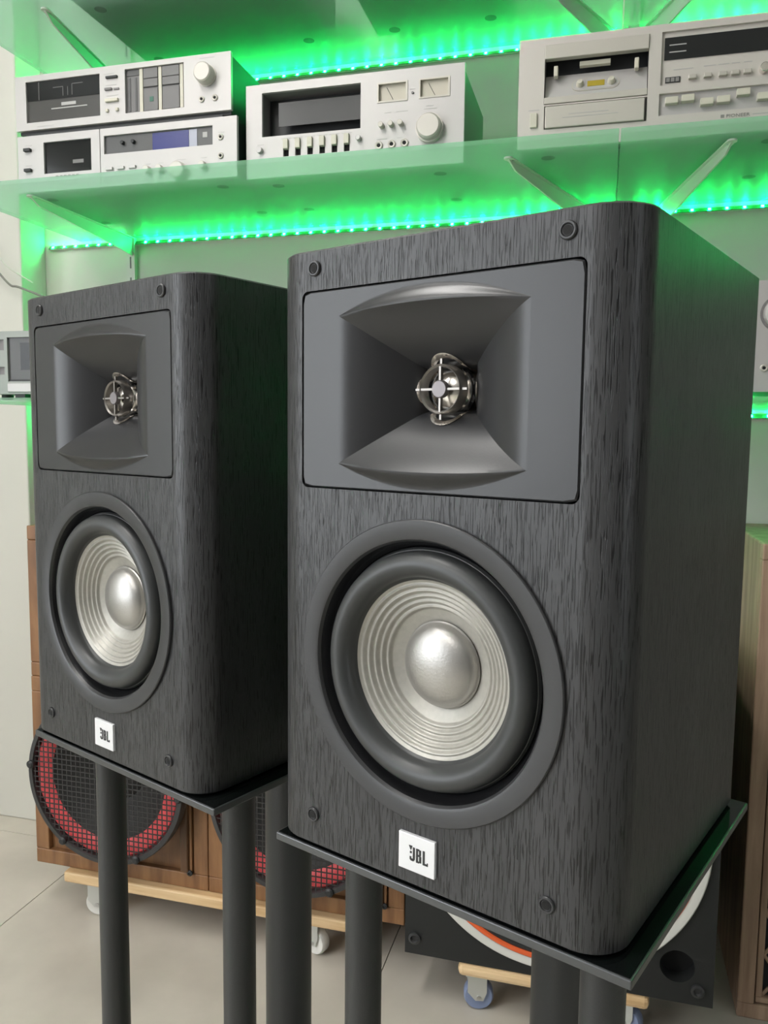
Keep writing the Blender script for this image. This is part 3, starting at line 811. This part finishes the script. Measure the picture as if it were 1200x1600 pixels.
    bars(t, [(92, 160, 132+o)], 'print_light'); 
    for x0, x1, z in ((85, 150, 29), (75, 165, 24)): BOX(x0/1000, x1/1000, -.0043, -.0038, (z-.5+o)/1000, (z+.5+o)/1000).obj('printed_caption', 'print_light', l)
    for x0, x1, z in ((250, 280, 86), (296, 314, 87), (318, 334, 87), (338, 350, 87), (356, 368, 87)): BOX(x0/1000, x1/1000, .0041, .0046, (z-.5+o)/1000, (z+.5+o)/1000).obj('printed_caption', 'print_light', p)
    bars(t, [(372, 400, 4.6+o), (18, 36, 41+o)], 'print_light')
deck_top_left(); deck_low_left(); deck_middle(); deck_right()
# --- partly seen units on the lowest shelf, and one whose underside shows through the topmost glass
LZ = ZL+GT
def deck_lowest_left():
    zb = LZ+.010; w, h, d = .42, .1285, .25
    t = deck_root('grey cassette deck at the left end of the lowest shelf', 'cassette deck', -1.285, 1.42, zb)
    win = (.086, .24, .026, .116); s1 = (.060, .078, .090, .112); s2 = (.060, .078, .040, .056)
    MB().plate(w, h, .008, [win, s1, s2]).obj('faceplate', 'deck_grey', t)
    BOX(.004, w-.004, .008, d, .002, h-.003).obj('case', 'case_grey', t)
    feet(t, w, d, .010); BOX(.099, .123, .004, .03, -.0095, 0).obj('front_foot', 'case_black', t)
    c = BOX(win[0], win[1], .0045, .0075, win[2], win[3]).obj('cassette_window', 'panel_dark', t)
    BOX(.115, .16, .0036, .0045, .05, .105).obj('dark_pane', 'window_dark', c)
    BOX(win[0], win[1], .0030, .0045, .026, .030).obj('window_lip', 'case_black', c)
    BOX(s1[0], s1[1], .0045, .0075, s1[2], s1[3]).obj('small_window', 'case_grey', t); BOX(s2[0], s2[1], .0045, .0075, s2[2], s2[3]).obj('small_window', 'case_grey', t)
    BOX(.086, .24, -.003, .001, .004, .022, .001).obj('lower_strip', 'silver_face', t)
deck_lowest_left()
def amp_lowest_right():
    zb = LZ+.010; w, h, d = .42, .176, .28
    t = deck_root('white faced amplifier at the right end of the lowest shelf', 'amplifier', .172, 1.42, zb, 'amplifier')
    MB().plate(w, h, .008, []).obj('faceplate', 'silver_face', t)
    BOX(.004, w-.004, .008, d, .002, h-.003).obj('case', 'case_grey', t)
    feet(t, w, d, .010)
    k = knob(t, 92, 124, 25, 16, 'silver_face', 'volume_knob'); MB().lathe([(.029, .0005), (.029, -.0015), (.0255, -.0015)], 48).obj('dark_ring', 'case_grey', k)
    jack(t, 73, 38); jack(t, 110, 38); 
    for x in (200, 250, 300): knob(t, x, 40, 9, 12)
    BOX(.18, .38, -.0006, .001, .09, .14).obj('tuning_scale', 'window_dark', t)
amp_lowest_right()
def unit_topmost(x, w, label):
    t = deck_root(label, 'hi-fi unit', x, 1.44, ZU+GT+.008, 'hifi_unit')
    MB().plate(w, .12, .008, []).obj('faceplate', 'silver_face', t); BOX(.004, w-.004, .008, .30, .002, .117).obj('case', 'case_black', t)
    feet(t, w, .30, .008)
unit_topmost(-1.05, .46, 'hi-fi unit on the topmost shelf above the left stack')
unit_topmost(-.50, .30, 'smaller hi-fi unit on the topmost shelf above the middle deck')

# ------------------------------------------------------------------ cables at the left
def spline(pts, n=10):
    out = []; P = [Vector(p) for p in pts]; P = [P[0]] + P + [P[-1]]
    for i in range(1, len(P)-2):
        for k in range(n):
            t = k/n; a, b, c, d = P[i-1], P[i], P[i+1], P[i+2]
            out.append(.5*((2*b)+(-a+c)*t+(2*a-5*b+4*c-d)*t*t+(-a+3*b-3*c+d)*t**3))
    return out + [P[-2]]
tag(MB().tube(spline([(-1.53, 1.706, H0+.66), (-1.475, 1.70, H0+.41), (-1.455, 1.70, H0+.387), (-1.42, 1.70, H0+.353), (-1.39, 1.70, H0+.345), (-1.30, 1.72, H0+.31)]), .0028).obj('cable', 'cable_grey'), 'dark grey cable sagging across the pier at the left edge', 'cable')
tag(MB().tube(spline([(-1.50, 1.707, H0+.56), (-1.475, 1.705, H0+.46), (-1.45, 1.703, H0+.42), (-1.42, 1.70, H0+.392), (-1.37, 1.72, H0+.36)]), .0016).obj('cable', 'cable_pale'), 'thin pale cable hanging above the dark cable at left', 'cable')

# ------------------------------------------------------------------ wooden cabinets with red-rimmed subwoofers
CB = .102
def caster(t, x, y, ztop, r, wheel, rz=0.0):
    c = D.objects.new('caster', None); COL.objects.link(c); c.parent = t; c.location = (x, y, 0); c.rotation_euler = (0, 0, rz); c.empty_display_size = .02
    MB().lathe([(r*.55, -.010), (r*.9, -.0105), (r, -.007), (r, .007), (r*.9, .0105), (r*.55, .010)], 36, Matrix.Translation((0, 0, r)), True, True).obj('wheel', wheel, c)
    f = MB()
    for s in (-1, 1):
        f.box(-.020, .014, s*.0135-.001, s*.0135+.001, r*1.35, ztop-.003)
        f.add([(-.006, s*.0135-.001, r-.006), (.008, s*.0135-.001, r-.006), (.014, s*.0135-.001, r*1.36), (-.020, s*.0135-.001, r*1.36), (-.006, s*.0135+.001, r-.006), (.008, s*.0135+.001, r-.006), (.014, s*.0135+.001, r*1.36), (-.020, s*.0135+.001, r*1.36)],
              [(0,1,2,3), (7,6,5,4), (0,4,5,1), (1,5,6,2), (2,6,7,3), (3,7,4,0)])
    f.box(-.024, .020, -.018, .018, ztop-.004, ztop)
    f.obj('fork', 'zinc', c)
    MB().cyl((0, -.0165, r), (0, .0165, r), .004, 12).obj('axle', 'steel', c)
def dolly(x0, x1, y0, y1, ztop, wheel, r, casters, label, rnd=0.0):
    t = thing('dolly', label, 'dolly', ((x0+x1)/2, (y0+y1)/2, 0), group='wheeled wooden dollies')
    hx, hy = (x1-x0)/2, (y1-y0)/2; zt, zb = ztop-.001, ztop-.024
    for a, b in ((-hy, -hy+.05), (hy-.05, hy)): BOX(-hx, hx, a, b, zb, zt, .004+rnd).obj('rail_board', 'pine', t)
    for a, b in ((-hx+.02, -hx+.08), (hx-.08, hx-.02)): BOX(a, b, -hy+.05, hy-.05, zb+.002, zt-.001, .002).obj('cross_board', 'pine', t)
    for i, (x, y) in enumerate(casters): caster(t, x-(x0+x1)/2, y-(y0+y1)/2, zb, r, wheel, (.2, -.35, .5, .1)[i % 4])
    return t
dolly(-1.068, -.43, 1.378, 1.70, CB, 'wheel_white', .027, [(-1.005, 1.412), (-.515, 1.418), (-1.0, 1.66), (-.51, 1.66)], 'pine dolly on white casters under the two wooden subwoofer cabinets')
def sub_cabinet(x0, x1, label):
    hw = (x1-x0)/2; t = thing('subwoofer', label, 'subwoofer', ((x0+x1)/2, 1.395, CB), group='wooden cabinets with red-rimmed woofers')
    hh = .411
    BOX(-hw, hw, .012, .36, 0, hh, .002).obj('cabinet', 'walnut', t)
    e = .032
    for nm, b in (('frame_bar', (-hw, hw, 0, .014, 0, e)), ('frame_bar', (-hw, hw, 0, .014, hh-e, hh)), ('frame_bar', (-hw, -hw+e, 0, .014, e, hh-e)), ('frame_bar', (hw-e, hw, 0, .014, e, hh-e))):
        BOX(*b, .002).obj(nm, 'walnut', t)
    BOX(hw-.058, hw-.040, -.010, .012, .038, hh-.04, .003).obj('moulding', 'walnut_dark', t)
    BOX(hw-.040, hw-.034, -.004, .012, .036, hh-.036, .001).obj('thin_moulding', 'walnut', t)
    MB().lathe([(.006, .0), (.006, -.003), (.003, -.004), (.002, -.002)], 20, Matrix.Translation((hw-.038, -.004, .036)), False, True).obj('screw', 'case_black', t)
    cz = .228
    c = Matrix.Translation((0, 0, cz))
    fr = MB().lathe([(.150, .012), (.160, .0), (.1775, -.030), (.1775, -.046), (.1755, -.050), (.1665, -.051), (.1650, -.047), (.1645, -.036)], 96, c).obj('basket_ring', 'sub_frame', t)
    MB().lathe([(.1645, -.036), (.160, -.0405), (.150, -.0415), (.138, -.0405), (.1295, -.034)], 96, c).obj('surround', 'red_surround', fr)
    MB().lathe([(.1295, -.034), (.125, -.028), (.06, .004), (.055, .0), (.03, -.012), (.0005, -.016)], 72, c).obj('cone', 'cone_dark', fr)
    g = MB(); p, bw = .0108, .0012
    k = -16
    while k <= 16:
        v = k*p; R = .1655
        if abs(v) < R-.002:
            L = math.sqrt(R*R-v*v)
            g.box(v-bw, v+bw, -.0472, -.0464, -L, L, M=c); g.box(-L, L, -.0478, -.0470, v-bw, v+bw, M=c)
        k += 1
    g.obj('grille_mesh', 'mesh_black', fr)
    for i in range(6):
        a = math.radians(-125+60*i)
        MB().lathe([(.0085, -.048), (.0085, -.054), (.005, -.057)], 16, c @ Matrix.Translation((.1695*math.cos(a), 0, .1695*math.sin(a))), False, True).obj('grille_clip', 'case_black', fr)
    return t
s1 = sub_cabinet(-1.147, -.7395, 'wooden subwoofer cabinet with red rimmed woofer at the left')
s2 = dup(s1); s2['label'] = 'wooden subwoofer cabinet with red rimmed woofer, right of its twin'; s2.location.x = -.5345
def upper_cab():
    t = thing('wooden_cabinet', 'wooden cabinet stacked on the left subwoofer cabinet', 'cabinet', (-.944, 1.397, CB+.411))
    BOX(-.204, .204, .012, .34, 0, .319, .002).obj('body', 'walnut', t)
    for b in ((-.204, .204, 0, .016, 0, .03), (-.204, .204, 0, .016, .289, .319), (-.204, -.174, 0, .016, .03, .289), (.174, .204, 0, .016, .03, .289)):
        BOX(*b, .0025).obj('frame_bar', 'walnut', t)
    BOX(-.174, .174, .006, .013, .03, .289).obj('grille_panel', 'grille_cloth', t)
upper_cab()

# ------------------------------------------------------------------ black subwoofer with white and orange rings
def black_sub():
    t = thing('subwoofer', 'black subwoofer box with white and orange woofer rings on a dolly', 'subwoofer', (-.0535, 1.33, CB-.006))
    hw, hh, d = .2600, .56, .40; dz = H0-(CB-.006)
    wc = (-.004, dz-.664); pc = (.2025, dz-.8715)
    mb = MB()
    # front baffle with the woofer opening and the two lower port openings bridged in fields
    def field(x0, x1, z0, z1, cx, cz, r, dep, n=64):
        A = []; B = []
        for k in range(n):
            a = 2*PI*k/n+1e-4; B.append((cx+r*math.cos(a), 0, cz+r*math.sin(a)))
            x, z = rect_at(a, x0, x1, z0, z1, cx, cz); A.append((x, 0, z))
        for c in ((x0, z0), (x1, z0), (x1, z1), (x0, z1)):
            i = min(range(n), key=lambda q: (A[q][0]-c[0])**2+(A[q][2]-c[1])**2); A[i] = (c[0], 0, c[1])
        bridge(mb, A, B); bridge(mb, B, [(x, dep, z) for x, y, z in B], True)
    zs = wc[1]-.165; xs_ = .16
    bw = BOX(-hw, hw, .03, d, 0, hh, .003).obj('cabinet', 'sub_black', t)
    for x0, x1, z0, z1 in ((-hw, hw, .0, .03), (-hw, hw, hh-.03, hh), (-hw, -hw+.03, .03, hh-.03), (hw-.03, hw, .03, hh-.03)):
        pass
    field(.165, hw, .004, .150, pc[0], pc[1], .0275, .06)
    mb.add([(-hw, 0, 0), (.165, 0, 0), (.165, 0, .150), (-hw, 0, .150)], [(0, 1, 2, 3)])
    mb.add([(.165, 0, 0), (hw, 0, 0), (hw, 0, .004), (.165, 0, .004)], [(0, 1, 2, 3)])
    mb.add([(-hw, 0, .150), (hw, 0, .150), (hw, 0, hh), (-hw, 0, hh)], [(0, 1, 2, 3)])
    mb.add([(-hw, 0, 0), (-hw, .032, 0), (-hw, .032, hh), (-hw, 0, hh)], [(0, 1, 2, 3)]); mb.add([(hw, 0, 0), (hw, 0, hh), (hw, .032, hh), (hw, .032, 0)], [(0, 1, 2, 3)])
    mb.add([(-hw, 0, 0), (hw, 0, 0), (hw, .032, 0), (-hw, .032, 0)], [(0, 1, 2, 3)]); mb.add([(-hw, 0, hh), (-hw, .032, hh), (hw, .032, hh), (hw, 0, hh)], [(0, 1, 2, 3)])
    mb.obj('baffle', 'sub_black', t, recalc=False)
    MB().lathe([(.0275, .028), (.0001, .028)], 32, Matrix.Translation((pc[0], 0, pc[1]))).obj('port_bottom', 'hole_black', t)
    c = Matrix.Translation((wc[0], 0, wc[1]))
    r = MB().lathe([(.2520, .0), (.2520, -.005), (.2500, -.007), (.238, -.007), (.236, -.006)], 128, c).obj('woofer_rim', 'white_surround', t)
    MB().lathe([(.2362, -.0055), (.2335, -.0085), (.2285, -.0085), (.2265, -.005)], 128, c).obj('orange_ring', 'orange_ring', r)
    MB().lathe([(.2265, -.005), (.2235, -.007), (.2195, -.006), (.2185, -.002)], 128, c).obj('gasket', 'case_black', r)
    MB().lathe([(.2190, -.003), (.205, -.006), (.190, -.002), (.08, -.0005), (.0005, -.0005)], 96, c).obj('cone', 'grey_cone', r)
    for x, z in ((-.242, dz-.9035), (.2357, dz-.9076), (-.242, hh-.03), (.2357, hh-.03)):
        MB().lathe([(.0110, .0), (.0110, -.004), (.0070, -.005), (.0050, -.001)], 24, Matrix.Translation((x, 0, z)), False, True).obj('bolt_socket', 'sub_frame', t)
    BOX(-hw+.01, -hw+.08, .02, .05, -.004, .001).obj('rubber_runner', 'case_black', t)
black_sub()
dolly(-.216, .108, 1.326, 1.66, CB-.0065, 'wheel_blue', .0265, [(-.182, 1.356), (.075, 1.365), (-.18, 1.62), (.07, 1.62)], 'pine dolly on blue casters under the black subwoofer', .004)

# ------------------------------------------------------------------ lattice-front speaker at the right edge
def lattice_speaker():
    t = thing('floor_speaker', 'old walnut floor speaker with diamond lattice grille at the right edge', 'speaker', (.266, 1.458, 0))
    w, h, d = .46, .852, .34; e = .028
    BOX(0, w, .018, d, 0, h, .004).obj('cabinet', 'old_walnut', t)
    for b in ((0, w, 0, .020, 0, e), (0, w, 0, .020, h-e, h), (0, e, 0, .020, e, h-e), (w-e, w, 0, .020, e, h-e)):
        BOX(*b, .0025).obj('frame_bar', 'old_walnut', t)
    i = e+.002; j = i+.011
    for b in ((i, w-i, .004, .018, i, j), (i, w-i, .004, .018, h-j, h-i), (i, j, .004, .018, j, h-j), (w-j, w-i, .004, .018, j, h-j)):
        BOX(*b, .002).obj('inner_moulding', 'old_walnut', t)
    BOX(j, w-j, .0145, .0178, j, h-j).obj('grille_cloth', 'grille_cloth', t)
    x0, x1, z0, z1 = j, w-j, j, h-j; P = .078; Q = .078
    nx = int(round((x1-x0)/Q)); Q = (x1-x0)/nx; nz = int(round((z1-z0)/P)); P = (z1-z0)/nz
    for a in range(nx):
        for b in range(nz):
            for sgn in (0, 1):
                mb = MB(); pts = []
                for k in range(9):
                    s = k/8; x = x0+(a+s)*Q; zz = s if sgn == 0 else 1-s
                    zz = zz + .07*math.sin(2*PI*zz)
                    pts.append((x, .0115, z0+(b+zz)*P))
                mb.tube(pts, .0032, 6); mb.obj('lattice_bar', 'old_walnut', t)
lattice_speaker()
